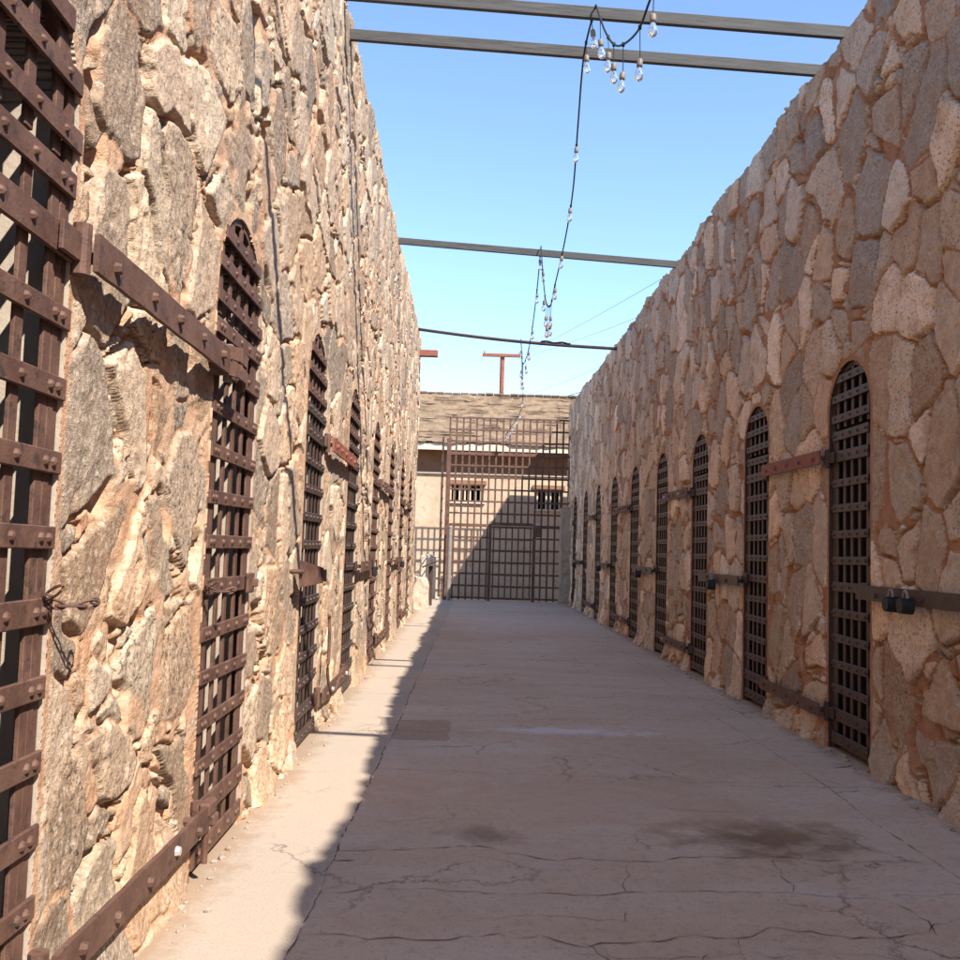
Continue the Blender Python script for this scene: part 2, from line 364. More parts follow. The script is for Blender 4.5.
def build_wall(side, lat, top, ys, dz, doors, dw, dh, mat, seed, amp, name, gapk, holek, rel=1.0, cu=.33, cv=.50, crevk=.032, kv=1.0):
    nrow = int(5.7 / dz)
    Y, T = np.meshgrid(ys, np.linspace(0, 1, nrow), indexing='ij')
    # rough, stepped wall head
    hk = 0.42 if side > 0 else 0.8
    head = top(ys) + hk * (0.16 * (vnoise(ys * 1.3, ys * 0 + seed, 3) - .5) + 0.14 * (np.floor(vnoise(ys * 3.1, ys * 0 + seed + 5, 4) * 5) / 5 - .4) + 0.06 * (vnoise(ys * 13, ys * 0 + seed + 9, 2) - .5))
    Z = T * head[:, None]
    sd = np.full(Y.shape, 9.0)
    spring = dh - dw / 2
    gy = np.gradient(ys)[:, None] * np.ones_like(Y); gz = head[:, None] / nrow * np.ones_like(Y)
    for c in doors:
        u = Y - c; w = np.maximum(Z - spring, 0); ln = np.sqrt(u * u + w * w) + 1e-9
        s = ln - dw / 2
        near = np.abs(s) < 0.78 * np.maximum(np.abs(u / ln) * gy, np.abs(w / ln) * gz)
        Y = np.where(near, Y - s * u / ln, Y); Z = np.where(near, Z - s * w / ln, Z)
        s = np.where(near, 0.0, s)
        sd = np.where(np.abs(s) < np.abs(sd), s, sd)
    edge, R, du, dv = stones(Y, Z, seed, cu, cv, kv)
    gap = 0.003 + gapk * sstep(.25, .8, vnoise(Y * 1.9, Z * 1.6, 12)) + 0.010 * vnoise(Y * 7, Z * 7, 13)
    e = edge - gap
    # small filler stones pushed into the wider joints
    e2, R2, du2, dv2 = stones(Y + 31.7, Z + 5.3, seed + 50, .115, .105, 1.0)
    chip = np.where(R2[3] > .52, np.minimum(e2 - .010, -e - .009), -1)
    isc = chip > e
    e = np.maximum(e, chip)
    R = [np.where(isc, b_, a_) for a_, b_ in zip(R, R2)]; du = np.where(isc, du2, du); dv = np.where(isc, dv2, dv)
    e = np.where(sd < 0.09, np.minimum(e, (sd - 0.035) * 0.9), e)     # mortar collar round each opening
    s = sstep(-0.003, 0.009 if side > 0 else 0.015, e)
    fac = np.abs(fbm(Y * 3.5, Z * 2.2, 1, 5, .55) - .5) * 2
    rough = fbm(Y * 11, Z * 8, 2, 5, 0.65) - .5
    small = fbm(Y * 27, Z * 22, 7, 3, .6) - .5
    d = s * (0.009 + rel * (0.024 * R[1] ** 2 + (R[2] - .5) * 0.09 * du + (R[3] - .5) * 0.06 * dv + (0.004 if side < 0 else 0.016) * (0.4 - fac) + 0.022 * rough) + .009 * small)
    mor = (1 - s) * (0.006 + (0.020 if side < 0 else 0.030) * (fbm(Y * 6, Z * 6, 6, 5, .6) - .5) + .010 * small)
    hole = sstep(holek, holek + .10, vnoise(Y * 4.6 + 40, Z * 2.8, 14) * .8 + .2 * vnoise(Y * 15, Z * 11, 15)) * (1 - sstep(-.004, .02, e)) * sstep(0.04, 0.14, sd)
    pit = sstep(.66, .72, vnoise(Y * 10 + 3, Z * 5.5, 3) * .75 + .25 * vnoise(Y * 31, Z * 20, 2)) * sstep(0.05, 0.14, sd) * (1 - .75 * s)
    crev = np.exp(-(e / .007) ** 2) * sstep(.50, .62, vnoise(Y * 2.6 + 9, Z * 2.1, 1)) * sstep(0.05, 0.14, sd)
    d = d - pit * .035 - crev * crevk
    d = d + mor - hole * 0.05
    d = d + 0.025 * (fbm(Y * .9, Z * .9, 4, 2) - .5)
    base = np.clip(1 - Z / 0.30, 0, 1); d = d + base * ((0.055 if side < 0 else 0.08) * vnoise(Y * 4, Z * 6, 11) + 0.015)
    d = d * amp
    k = sstep(0.0, 0.10, sd)
    d = d * k + (1 - k) * 0.012
    d = np.where(sd <= 0, 0.012, d)
    X = side * (lat(Y) - d)
    n, m = Y.shape
    idx = np.arange(n * m).reshape(n, m)
    q = np.stack([idx[:-1, :-1], idx[1:, :-1], idx[1:, 1:], idx[:-1, 1:]], -1)
    if side < 0: pass
    cs = (sd[:-1, :-1] + sd[1:, :-1] + sd[1:, 1:] + sd[:-1, 1:]) / 4
    mx = np.maximum(np.maximum(sd[:-1, :-1], sd[1:, :-1]), np.maximum(sd[1:, 1:], sd[:-1, 1:]))
    keep = ~((cs < 0) & (mx < 0.004)) & ~(cs < -1e-5)
    verts = [np.stack([X, Y, Z], -1).reshape(-1, 3)]
    faces = [q[keep]]; mi = [np.zeros(keep.sum(), int)]
    nv = n * m
    E_ = edge * 0 + e
    attr_e = [E_.ravel()]; attr_c = [np.stack([R[0], R[1], R[2], np.ones_like(R[0])], -1).reshape(-1, 4)]
    flat = verts[0]
    def extrude(pairs, dx, mat_i):
        nonlocal nv
        if not len(pairs): return
        un, inv = np.unique(np.array(pairs).ravel(), return_inverse=True); inv = inv.reshape(-1, 2)
        front = flat[un].copy(); back = front.copy(); back[:, 0] += dx
        verts.extend([front, back]); c = len(un)
        faces.append(np.stack([nv + inv[:, 0], nv + inv[:, 1], nv + c + inv[:, 1], nv + c + inv[:, 0]], -1))
        mi.append(np.full(len(pairs), mat_i)); nv += 2 * c
        attr_e.append(np.full(2 * c, -0.05)); attr_c.append(np.full((2 * c, 4), 0.5))
    # reveals
    pairs = []
    a, b = np.nonzero(keep[:-1, :] != keep[1:, :])
    pairs += list(zip(idx[a + 1, b], idx[a + 1, b + 1]))
    a, b = np.nonzero(keep[:, :-1] != keep[:, 1:])
    pairs += list(zip(idx[a, b + 1], idx[a + 1, b + 1]))
    extrude(pairs, side * 0.48, 1)
    # head of the wall, back and two ends
    extrude(list(zip(idx[:-1, -1], idx[1:, -1])), side * 2.9, 0)
    extrude(list(zip(idx[-1, :-1], idx[-1, 1:])), side * 2.9, 0)
    extrude(list(zip(idx[0, :-1], idx[0, 1:])), side * 2.9, 0)
    bk = np.array([[side * (lat(y) + 2.88), y, z] for y, z in ((ys[0], 0), (ys[-1], 0), (ys[-1], 5.2), (ys[0], 5.2))])
    verts.append(bk); faces.append(np.array([[nv, nv + 1, nv + 2, nv + 3]])); mi.append(np.array([0])); nv += 4
    attr_e.append(np.full(4, -0.05)); attr_c.append(np.full((4, 4), 0.5))
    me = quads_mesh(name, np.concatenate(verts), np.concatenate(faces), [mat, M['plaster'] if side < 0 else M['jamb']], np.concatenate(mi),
                    {'edge': ('FLOAT', np.concatenate(attr_e)), 'srnd': ('FLOAT_COLOR', np.concatenate(attr_c))}, smooth=True)
    w = link(bpy.data.objects.new(name, me))
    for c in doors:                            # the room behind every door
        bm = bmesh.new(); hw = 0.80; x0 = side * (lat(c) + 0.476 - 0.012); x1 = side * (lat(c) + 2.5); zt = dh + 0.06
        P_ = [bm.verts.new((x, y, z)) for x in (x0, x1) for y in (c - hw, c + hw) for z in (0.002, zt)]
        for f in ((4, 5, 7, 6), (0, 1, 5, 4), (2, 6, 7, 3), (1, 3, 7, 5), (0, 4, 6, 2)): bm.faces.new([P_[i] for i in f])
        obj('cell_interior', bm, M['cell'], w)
    return w

ysL = graded(-6.0, L_END, 1.6, lambda y: float(np.clip(y * y / 1091 * 1.3, 0.0065, 0.019)))
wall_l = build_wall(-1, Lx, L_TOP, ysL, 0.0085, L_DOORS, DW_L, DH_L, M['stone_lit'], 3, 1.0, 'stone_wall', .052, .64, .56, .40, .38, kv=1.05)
tag(wall_l, 'tall rough stone wall in full sun along the left side of the corridor', 'wall')
ysR = graded(-7.0, R_END, 4.6, lambda y: float(np.clip(y * y / 2600 * 1.2, 0.011, 0.024)))
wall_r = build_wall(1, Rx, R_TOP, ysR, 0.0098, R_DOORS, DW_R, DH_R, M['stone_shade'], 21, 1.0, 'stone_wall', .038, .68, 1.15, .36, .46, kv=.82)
tag(wall_r, 'tall stone wall with reddish mortar in shade along the right side of the corridor', 'wall')

# ------------------------------------------------------------------ floor and ground
CR = {'A': ([(-.61, -6), (-.6, 0), (-.61, 3.23), (-.6, 3.9), (-.615, 4.73), (-.6, 5.52), (-.605, 6.31), (-.60, 9), (-.61, 14), (-.60, 22)], .007),
 'B': ([(-.6, 3.57), (-.49, 3.56), (-.4, 3.52), (-.12, 3.53), (.13, 3.60)], .005),
 'C': ([(-.61, 3.99), (-.45, 4.01), (-.34, 4.05), (-.13, 4.08), (.14, 4.04), (.42, 4.06), (1.0, 4.11), (1.76, 4.15), (2.19, 4.2)], .0045),
 'D1': ([(-.62, 4.39), (-.51, 4.41)], .010),
 'D': ([(-.6, 4.54), (-.27, 4.56), (-.07, 4.59), (.05, 4.66), (.15, 4.54), (.31, 4.51), (.71, 4.51), (1.33, 4.62), (1.7, 4.61), (2.2, 4.63)], .006),
 'F': ([(.13, 3.63), (.27, 3.62), (.43, 3.55), (.62, 3.62), (.83, 3.67), (1.0, 3.65), (1.14, 3.75), (1.33, 3.71), (1.53, 3.69), (1.76, 3.74), (1.96, 3.92), (2.19, 3.93)], .006),
 'F2': ([(1.76, 3.74), (1.81, 3.86), (1.81, 4.02), (1.74, 4.1)], .004), 'F3': ([(1.76, 3.74), (1.87, 3.63), (2.2, 3.5)], .005),
 'F4': ([(.43, 3.55), (.47, 3.46), (.56, 3.38), (.71, 3.35)], .004), 'F5': ([(.71, 3.35), (.81, 3.46), (.87, 3.56)], .003),
 'G': ([(-.6, 6.2), (.19, 6.16), (.81, 6.15), (1.49, 6.08), (2.2, 6.16)], .004),
 'H': ([(2.12, 14), (2.14, 10), (2.13, 8.26), (2.18, 7.44), (2.2, 6.77), (2.2, 5.94), (2.18, 5.37), (2.19, 4.81), (2.19, 4.0), (2.2, 0)], .004),
 'I': ([(2.3, 6.62), (2.4, 6.62), (2.63, 6.76)], .010), 'I2': ([(2.21, 5.9), (2.4, 5.98), (2.63, 5.96)], .007),
 'J': ([(1.41, 4.6), (1.38, 4.38), (1.38, 4.15)], .003), 'K': ([(.7, 4.54), (.7, 4.35), (.64, 4.21), (.66, 4.1)], .003),
 'M': ([(.13, 3.77), (.37, 3.8), (.63, 3.8), (.67, 3.9)], .003), 'Nn': ([(.35, 3.46), (.86, 3.47), (1.36, 3.5), (2.2, 3.42)], .003),
 'O': ([(-.6, 7.93), (-.17, 7.97), (.77, 8.2), (2.13, 8.4)], .005), 'O2': ([(-.6, 7.15), (.5, 7.18), (2.1, 7.25)], .003),
 'Q': ([(-.6, 12.2), (-.18, 12.39), (1.15, 12.6), (2.1, 12.7)], .006), 'Q2': ([(-.6, 10.1), (1, 10.2), (2.1, 10.15)], .005),
 'Q3': ([(-.6, 15.3), (1, 15.3), (2.1, 15.4)], .006), 'Q4': ([(-.6, 19.3), (1, 19.2), (2.1, 19.4)], .008),
 'R': ([(.97, 5.48), (1.3, 5.39), (1.55, 5.48)], .003), 'U': ([(-1.2, 3.3), (-.9, 3.32), (-.61, 3.3)], .003), 'U2': ([(-1.22, 9.3), (-.61, 9.32)], .003),
 'V': ([(-.3, 3.53), (-.25, 3.35), (-.12, 3.2), (-.1, 2.9)], .003), 'V2': ([(1.0, 3.65), (.97, 3.5), (1.05, 3.3), (1.2, 3.2)], .003)}
def floor_obj():
    rng = random.Random(4)
    verts = []; faces = []; mi = []
    def quad(p, k):
        i = len(verts); verts.extend(p); faces.append((i, i + 1, i + 2, i + 3)); mi.append(k)
    x0, x1, y0, y1 = -4.2, 5.8, -8.0, 27.6
    quad([(x0, y0, 0), (x1, y0, 0), (x1, y1, 0), (x0, y1, 0)], 0)
    for (a, b) in (((x0, y1), (x1, y1)), ((x1, y1), (x1, y0)), ((x1, y0), (x0, y0)), ((x0, y0), (x0, y1))):
        quad([(a[0], a[1], 0), (b[0], b[1], 0), (b[0], b[1], -.12), (a[0], a[1], -.12)], 0)
    for key, (pts, wd) in CR.items():
        P2 = []
        for (ax, ay), (bx_, by) in zip(pts[:-1], pts[1:]):
            n = max(2, min(60, int(math.hypot(bx_ - ax, by - ay) / 0.045)))
            for i in range(n): P2.append((ax + (bx_ - ax) * i / n, ay + (by - ay) * i / n))
        P2.append(pts[-1])
        straight = key in 'AHGO' or key[0] in 'QO'
        j = 0.006 if straight else 0.022
        wx = wy = 0; Q = []
        for (x, y) in P2:
            wx = wx * .75 + rng.uniform(-j, j); wy = wy * .75 + rng.uniform(-j, j)
            Q.append((x + wx, y + wy))
        prev = None
        for i, (x, y) in enumerate(Q):
            a = Q[max(i - 1, 0)]; b = Q[min(i + 1, len(Q) - 1)]
            dx, dy = b[0] - a[0], b[1] - a[1]; l = math.hypot(dx, dy) + 1e-9
            w = wd * rng.uniform(0.1, 1.0) ** 1.5 * 0.75
            if i in (0, len(Q) - 1): w *= 0.2
            cur = ((x - dy / l * w, y + dx / l * w, .003), (x + dy / l * w, y - dx / l * w, .003))
            if prev and not (straight and rng.random() < 0.16): quad([prev[0], prev[1], cur[1], cur[0]], 1)
            prev = cur
    # the eroded hole at the end of one crack
    me = quads_mesh('corridor_floor', np.array(verts), np.array(faces), [M['floor'], M['crack']], np.array(mi))
    o = link(bpy.data.objects.new('corridor_floor', me)); tag(o, kind='structure'); return o
floor_obj()
bm = bmesh.new()
q = [bm.verts.new(p) for p in ((-600, -600, -.03), (600, -600, -.03), (600, 600, -.03), (-600, 600, -.03))]; bm.faces.new(q)
tag(obj('ground', bm, M['ground']), kind='structure')

def pebbles():
    rr = random.Random(12); bm = bmesh.new()
    for i in range(900):
        side = rr.choice((-1, 1)); y = 1.8 + 24 * rr.random() ** 1.6
        off = abs(rr.gauss(0, .055)) + .01
        x = side * ((Lx(y) if side < 0 else Rx(y)) - .03 - off)
        r = .004 + .016 * rr.random() ** 3 * (1.4 if side > 0 else .9)
        vs = bmesh.ops.create_icosphere(bm, subdivisions=1, radius=r)['verts']
        sc = (rr.uniform(.7, 1.4), rr.uniform(.7, 1.4), rr.uniform(.5, .9)); m = Matrix.Rotation(rr.uniform(0, 6), 3, 'Z')
        for v in vs: v.co = m @ Vector((v.co.x * sc[0], v.co.y * sc[1], v.co.z * sc[2])) * rr.uniform(.85, 1.15) + Vector((x, y, r * .35))
    tag(obj('loose_pebbles', bm, M['pier']), kind='stuff')
pebbles()

# ------------------------------------------------------------------ strap iron cell doors
def arch_ring(bm, r0, r1, zc, y0, y1, n=22):
    V = []
    for i in range(n + 1):
        a = math.pi * i / n
        V.append([bm.verts.new((r * math.cos(a), y, zc + r * math.sin(a))) for r, y in ((r0, y0), (r1, y0), (r1, y1), (r0, y1))])
    for i in range(n):
        for k in range(4):
            bm.faces.new((V[i][k], V[i][(k + 1) % 4], V[i + 1][(k + 1) % 4], V[i + 1][k]))
    bm.faces.new(V[0]); bm.faces.new(V[-1][::-1])
def make_door(w, h, mleaf, march, hinge, rng, ext_k=1.0):
    """local frame: x along the wall, +y out into the corridor, z up; hinge = +1 / -1 is the side of the hinges"""
    root = empty('cell_door')
    r = w / 2; zc = h - r; yb, ys_ = 0.010, 0.026
    bm = bmesh.new(); arch_ring(bm, r - .045, r - .006, zc, -.03, .012)
    for s in (-1, 1): bx(bm, (s * (r - .0255), -.009, zc / 2), (.039, .042, zc))
    obj('door_frame', bm, march, root)
    us = [(-r + .10) + (2 * r - .20) * i / 4 for i in range(5)]
    lt = 2.36
    # fixed grille in the arch
    for u in us:
        zt = zc + math.sqrt(max(0, (r - .03) ** 2 - u * u))
        bm = bmesh.new(); bx(bm, (u, yb - .004, (lt + .03 + zt) / 2), (.044, .012, zt - lt - .03), .002); obj('arch_bar', bm, march, root)
    for z in (lt + .10, lt + .255, lt + .40):
        hw = r - .03 + .04 * ext_k if z <= zc else math.sqrt(max(.001, r * r - (z - zc) ** 2)) + .008
        bm = bmesh.new(); bx(bm, (0, ys_ + .001, z), (2 * hw, .012, .062), .003)
        for u in us:
            if abs(u) < hw - .03: dome(bm, (u, ys_ + .007, z), .013, .011)
        obj('arch_strap', bm, march, root)
    # the leaf
    for u in [-r + .055] + us + [r - .055]:
        wide = .044 if abs(u) < r - .07 else .034
        bm = bmesh.new(); bx(bm, (u + rng.uniform(-.006, .006), yb, (lt + .05) / 2), (wide, .012, lt - .05), .002, rot=Matrix.Rotation(rng.uniform(-.004, .004), 3, 'Y')); obj('upright_bar', bm, mleaf, root)
    zs = [(lt - .03, .070), (2.17, .085), (1.97, .06), (1.78, .06), (1.585, .06), (1.39, .06), (1.195, .07), (1.0, .06), (.81, .06), (.62, .06), (.44, .06), (.25, .092), (.075, .085)]
    for z, hh in zs:
        tilt = rng.uniform(-.012, .012); ext = rng.uniform(.0, .04) * ext_k - .07 * (1 - ext_k)
        bm = bmesh.new(); bx(bm, (0, ys_ + (.003 if hh > .08 else 0), z), (2 * r - .03 + ext, .013, hh), .003)
        for u in [-r + .055] + us + [r - .055]: dome(bm, (u, ys_ + .0065 + (.003 if hh > .08 else 0), z), .0145, .012)
        bmesh.ops.rotate(bm, verts=bm.verts, cent=(0, 0, z), matrix=Matrix.Rotation(tilt, 3, 'Y'))
        obj('cross_strap', bm, mleaf, root)
    for z in (2.17, .25):                      # hinge knuckles wrap round the frame
        bm = bmesh.new(); tube(bm, [(hinge * (r + .012), .045, z - .07), (hinge * (r + .012), .045, z + .07)], .026, 10)
        bx(bm, (hinge * (r - .05), .047, z), (.15, .014, .08), .003)
        obj('hinge', bm, march, root)
    bm = bmesh.new(); bx(bm, (-hinge * (r - .07), .046, 1.19), (.13, .016, .10), .004); bx(bm, (-hinge * (r - .03), .062, 1.19), (.03, .03, .04), .004)
    obj('lock_plate', bm, mleaf, root)
    return root
rng = random.Random(9)
groupL, groupR = 'strap iron cell doors along the sunlit wall', 'strap iron cell doors along the shaded wall'
LOOK_L = ['rust brown lattice cell door cut by the left picture edge', 'rust brown arched lattice door with a bent hinge strap and chain on the sunlit wall',
          'arched door with dark grey lattice beside the jutting hasp bracket', 'dark grey arched lattice door, fourth from the viewer on the sunlit wall']
def put_doors(side, ys, w, h, group):
    protos = {}
    for k, y in enumerate(ys):
        # the hinge side faces the paired door
        hin_y = 1 if k % 2 == 0 else -1
        # local +x maps to world -y on the left wall, +y on the right wall
        hinge = -hin_y if side < 0 else hin_y
        dark = (k in (2, 3)) if side < 0 else True
        key = (hinge, dark)
        if key not in protos:
            protos[key] = o = make_door(w, h, M['iron'] if dark else M['rust'], M['rust'] if side < 0 else M['iron'], hinge, rng, 1.0 if side < 0 else 0.0)
        else: o = copy_tree(protos[key])
        x = side * (Lx(y) if side < 0 else Rx(y))
        ang = (-math.pi / 2 + math.atan(0.0147)) if side < 0 else (math.pi / 2 + math.atan(0.0095))
        o.location = (x + (0.028 if side > 0 else -0.012), y, 0.012); o.rotation_euler = (0, 0, ang + rng.uniform(-.006, .006))
        if side < 0:
            lab = LOOK_L[k] if k < 4 else '%s arched rust brown lattice door from the viewer on the sunlit left wall' % ORD[k]
        else:
            lab = ['nearest arched dark lattice door on the shaded right wall, by the round padlocks', 'arched dark lattice door on the shaded wall, second from the viewer'][k] if k < 2 else \
                '%s arched dark iron lattice door from the viewer on the shaded right wall' % ORD[k]
            if k == len(ys) - 1: lab = 'farthest arched lattice door on the shaded right wall, next to the end gate'
        if side < 0 and k == len(ys) - 1: lab = 'farthest arched lattice door on the sunlit left wall, near the end of the wall'
        tag(o, lab, 'cell door', group)
put_doors(-1, L_DOORS, DW_L, DH_L, groupL)
put_doors(1, R_DOORS, DW_R, DH_R, groupR)

# ------------------------------------------------------------------ iron bands, lock bars, padlocks
def on_wall(o, side, y, z, out=0.0):
    x = side * ((Lx(y) if side < 0 else Rx(y)) - out)
    o.location = (x, y, z)
    o.rotation_euler = (0, 0, (-math.pi / 2 + math.atan(.0147)) if side < 0 else (math.pi / 2 + math.atan(.0095)))
def band(side, ya, yb, z, hgt, label, group, mat, bolts=4, out=.078, name='iron_band', cat='iron band', tilt=0.0):
    root = empty(name); L = yb - ya
    bm = bmesh.new()
    n = max(6, int(L / .08)); rr = random.Random(int(ya * 100 + z * 1000))
    vs = []
    for i in range(n + 1):                      # hand forged: slightly wavy
        u = -L / 2 + L * i / n; wv = .0015 * math.sin(i * .9 + ya) + rr.uniform(-.001, .001); zv = rr.uniform(-.002, .002)
        vs.append([bm.verts.new((u, yy + wv, zz + zv)) for yy, zz in ((-.008, -hgt / 2), (.008, -hgt / 2), (.008, hgt / 2), (-.008, hgt / 2))])
    for i in range(n):
        for k in range(4): bm.faces.new((vs[i][k], vs[i][(k + 1) % 4], vs[i + 1][(k + 1) % 4], vs[i + 1][k]))
    bm.faces.new(vs[0]); bm.faces.new(vs[-1][::-1])
    obj('strap', bm, mat, root)
    for i in range(bolts):
        u = -L / 2 + L * (i + .5) / bolts + rr.uniform(-.02, .02)
        bm = bmesh.new(); bmesh.ops.create_cone(bm, cap_ends=True, segments=7, radius1=.02, radius2=.015, depth=.02,
                                               matrix=Matrix.Translation((u, .016, rr.uniform(-.01, .01))) @ Matrix.Rotation(-math.pi / 2, 4, 'X'))
        obj('bolt', bm, M['bright'] if rr.random() < .12 else mat, root)
    for s in (-1, 1):                           # stand-off pins into the masonry
        bm = bmesh.new(); tube(bm, [(s * (L / 2 - .06), -out - .02, 0), (s * (L / 2 - .06), -.006, 0)], .018, 8); obj('anchor_pin', bm, mat, root)
    on_wall(root, side, (ya + yb) / 2, z, out); root.rotation_euler.y = tilt
    tag(root, label, cat, group); return root
def padlock(loc, rz, label, round_=True, s=1.0):
    root = empty('padlock', loc, rz)
    bm = bmesh.new()
    if round_:
        bmesh.ops.create_cone(bm, cap_ends=True, segments=20, radius1=.052 * s, radius2=.046 * s, depth=.075 * s, matrix=Matrix.Translation((0, .02, -.06 * s)) @ Matrix.Rotation(-math.pi / 2, 4, 'X'))
    else: bx(bm, (0, .015, -.06 * s), (.085 * s, .05 * s, .10 * s), .012 * s)
    obj('lock_body', bm, M['black'], root)
    bm = bmesh.new(); tube(bm, [(.03 * s * math.cos(a), .02, -.015 * s + .045 * s * math.sin(a)) for a in [math.pi * i / 8 for i in range(9)]], .009 * s, 6)
    obj('shackle', bm, M['zinc'], root)
    tag(root, label, 'padlock', 'padlocks on the lock bars'); return root
def pairs_of(side, ys, w, wallname, group_b, group_l):
    for k in range(0, len(ys) - 1, 2):
        a, b = ys[k] + w / 2 + .01, ys[k + 1] - w / 2 - .01
        names = '%s and %s doors of the %s wall' % (ORD[k], ORD[k + 1], wallname)
        mat = M['redrust'] if (side < 0 and k == 2) or (side > 0 and k == 0) else M['rust']
        band(side, a, b, 2.2 if side > 0 else 2.17, .105, 'upper iron band bolted between the ' + names, group_b, mat, 5, tilt=rng.uniform(-.01, .01))
        band(side, a, b, .27, .10, 'lower iron band near the floor between the ' + names, group_b, M['rust'], 5, tilt=rng.uniform(-.01, .01))
pairs_of(-1, L_DOORS, DW_L, 'sunlit', 'hinge bands on the sunlit wall', None)
pairs_of(1, R_DOORS, DW_R, 'shaded', 'hinge bands on the shaded wall', None)
AR = math.pi / 2 + math.atan(.0095); AL = -math.pi / 2 + math.atan(.0147)
band(1, 4.75, R_DOORS[0] - DW_R / 2 + .05, 1.19, .10, 'long iron lock bar at the right picture edge, ending at the nearest shaded door', 'lock bars on the shaded wall', M['iron'], 3, .085, 'lock_bar', 'lock bar')
for yy, lab in ((5.82, 'round black padlock on the near lock bar, the one farther from the door'), (6.02, 'round black padlock on the near lock bar, the one closer to the door')):
    padlock((Rx(yy) - .11, yy, 1.20), AR, lab)
for k in (1, 3, 5, 7):
    if k + 1 >= len(R_DOORS): break
    a, b = R_DOORS[k] + DW_R / 2 - .05, R_DOORS[k + 1] - DW_R / 2 + .05
    band(1, a, b, 1.17, .10, 'iron lock bar at waist height between the %s and %s doors of the shaded wall' % (ORD[k], ORD[k + 1]), 'lock bars on the shaded wall', M['iron'], 2, .085, 'lock_bar', 'lock bar')
    yy = (a + b) / 2 + .1
    padlock((Rx(yy) - .11, yy, 1.17), AR, 'black padlock on the lock bar between the %s and %s doors of the shaded wall' % (ORD[k], ORD[k + 1]), True, 1.15)
for k in (3, 5):
    a, b = L_DOORS[k] + DW_L / 2 - .05, L_DOORS[k + 1] - DW_L / 2 + .05
    band(-1, a, b, 1.2, .10, 'iron lock bar at waist height between the %s and %s doors of the sunlit wall' % (ORD[k], ORD[k + 1]), 'lock bars on the sunlit wall', M['rust'], 2, .085, 'lock_bar', 'lock bar')
    yy = (a + b) / 2 + .2
    padlock((-Lx(yy) + .11, yy, 1.20), AL, 'blocky padlock on the lock bar between the %s and %s doors of the sunlit wall' % (ORD[k], ORD[k + 1]), False, 1.1)
# the bracket jutting out before the third door of the sunlit wall
root = empty('hasp_bracket')
bm = bmesh.new()
A = [(.28, .03, .07), (.28, .03, -.10), (.0, .13, .02), (.0, .13, -.08)]
va = [bm.verts.new(p) for p in A]; vb = [bm.verts.new((p[0], p[1] + .012, p[2])) for p in A]
for f in ((0, 1, 3, 2),): bm.faces.new([va[i] for i in f]); bm.faces.new([vb[i] for i in f][::-1])
for i, j in ((0, 1), (1, 3), (3, 2), (2, 0)): bm.faces.new((va[i], va[j], vb[j], vb[i]))
obj('plate', bm, M['rust'], root)
bm = bmesh.new(); bx(bm, (-.05, .10, -.03), (.11, .014, .085), .004); bx(bm, (-.02, .09, -.03), (.02, .14, .08), .004); obj('staple', bm, M['rust'], root)
bm = bmesh.new(); tube(bm, [(.30, -.03, 0), (.30, .06, 0)], .015, 8); obj('anchor_pin', bm, M['rust'], root)
on_wall(root, -1, L_DOORS[2] - .46, 1.23, .03); tag(root, 'rusty hasp bracket jutting out of the sunlit wall before the third door', 'hasp bracket')
# bent strap on the second door of the sunlit wall
root = empty('hinge_clasp')
bm = bmesh.new()
for dz_ in (-.035, .035):
    pts = [(.12, .0, dz_), (.10, .08, dz_), (.02, .115, dz_), (-.10, .11, dz_ - .01), (-.22, .07, dz_ - .015), (-.26, .04, dz_ - .02)]
    for p, q_ in zip(pts[:-1], pts[1:]):
        a = Vector(p); b = Vector(q_); d = (b - a); c = (a + b) / 2
        bx(bm, c, (d.length + .012, .01, .06), .002, rot=Matrix.Rotation(math.atan2(d.y, d.x), 3, 'Z'))
obj('clasp_strap', bm, M['rust'], root)
bm = bmesh.new(); tube(bm, [(.03, .06, -.08), (.03, .06, .08)], .02, 8); obj('pin', bm, M['zinc'], root)
on_wall(root, -1, L_DOORS[1] - .36, 2.17, .0); tag(root, 'bent iron clasp wrapped round the hinge of the second door on the sunlit wall', 'clasp')
def chain(pts, label):
    bm = bmesh.new(); P_ = [Vector(p) for p in pts]
    for i, (a, b) in enumerate(zip(P_[:-1], P_[1:])):
        d = (b - a).normalized(); up = Vector((0, 0, 1)) if abs(d.z) < .9 else Vector((1, 0, 0))
        s = d.cross(up).normalized(); t = d.cross(s)
        n_ = s if i % 2 else t; L = (b - a).length * .78; c = (a + b) / 2
        ring = [c + d * (L * math.cos(q_)) + n_ * (.011 * math.sin(q_)) for q_ in [2 * math.pi * k / 10 for k in range(11)]]
        tube(bm, ring, .004, 5, False)
    return tag(obj('chain', bm, M['rust']), label, 'chain', 'lock chains')
def wchain(y0, z0, label, out=.075):
    pts = [(-Lx(y0) + out - .05 * math.sin(i * .9), y0 + .022 * i, z0 - .03 * math.sin(i * .55) - .006 * i) for i in range(7)]
    chain(pts, label)
wchain(L_DOORS[0] + .33, 1.27, 'rusty chain looped at the edge of the nearest door on the sunlit wall')
wchain(L_DOORS[1] - .47, 1.24, 'rusty chain looped at the edge of the second door on the sunlit wall')
yy = L_DOORS[1] - DW_L / 2 + .02
root = empty('corner_lock', (-Lx(yy) + .07, yy, .30), AL)
bm = bmesh.new(); bx(bm, (0, 0, 0), (.12, .05, .06), .01); bx(bm, (-.02, .015, -.05), (.08, .04, .045), .008); obj('lock_box', bm, M['rust'], root)
bm = bmesh.new(); tube(bm, [(.02, 0, -.08), (.02, 0, -.22)], .014, 8); obj('drop_bolt', bm, M['rust'], root)
tag(root, 'small rusty box lock at the bottom corner of the second door on the sunlit wall', 'lock')
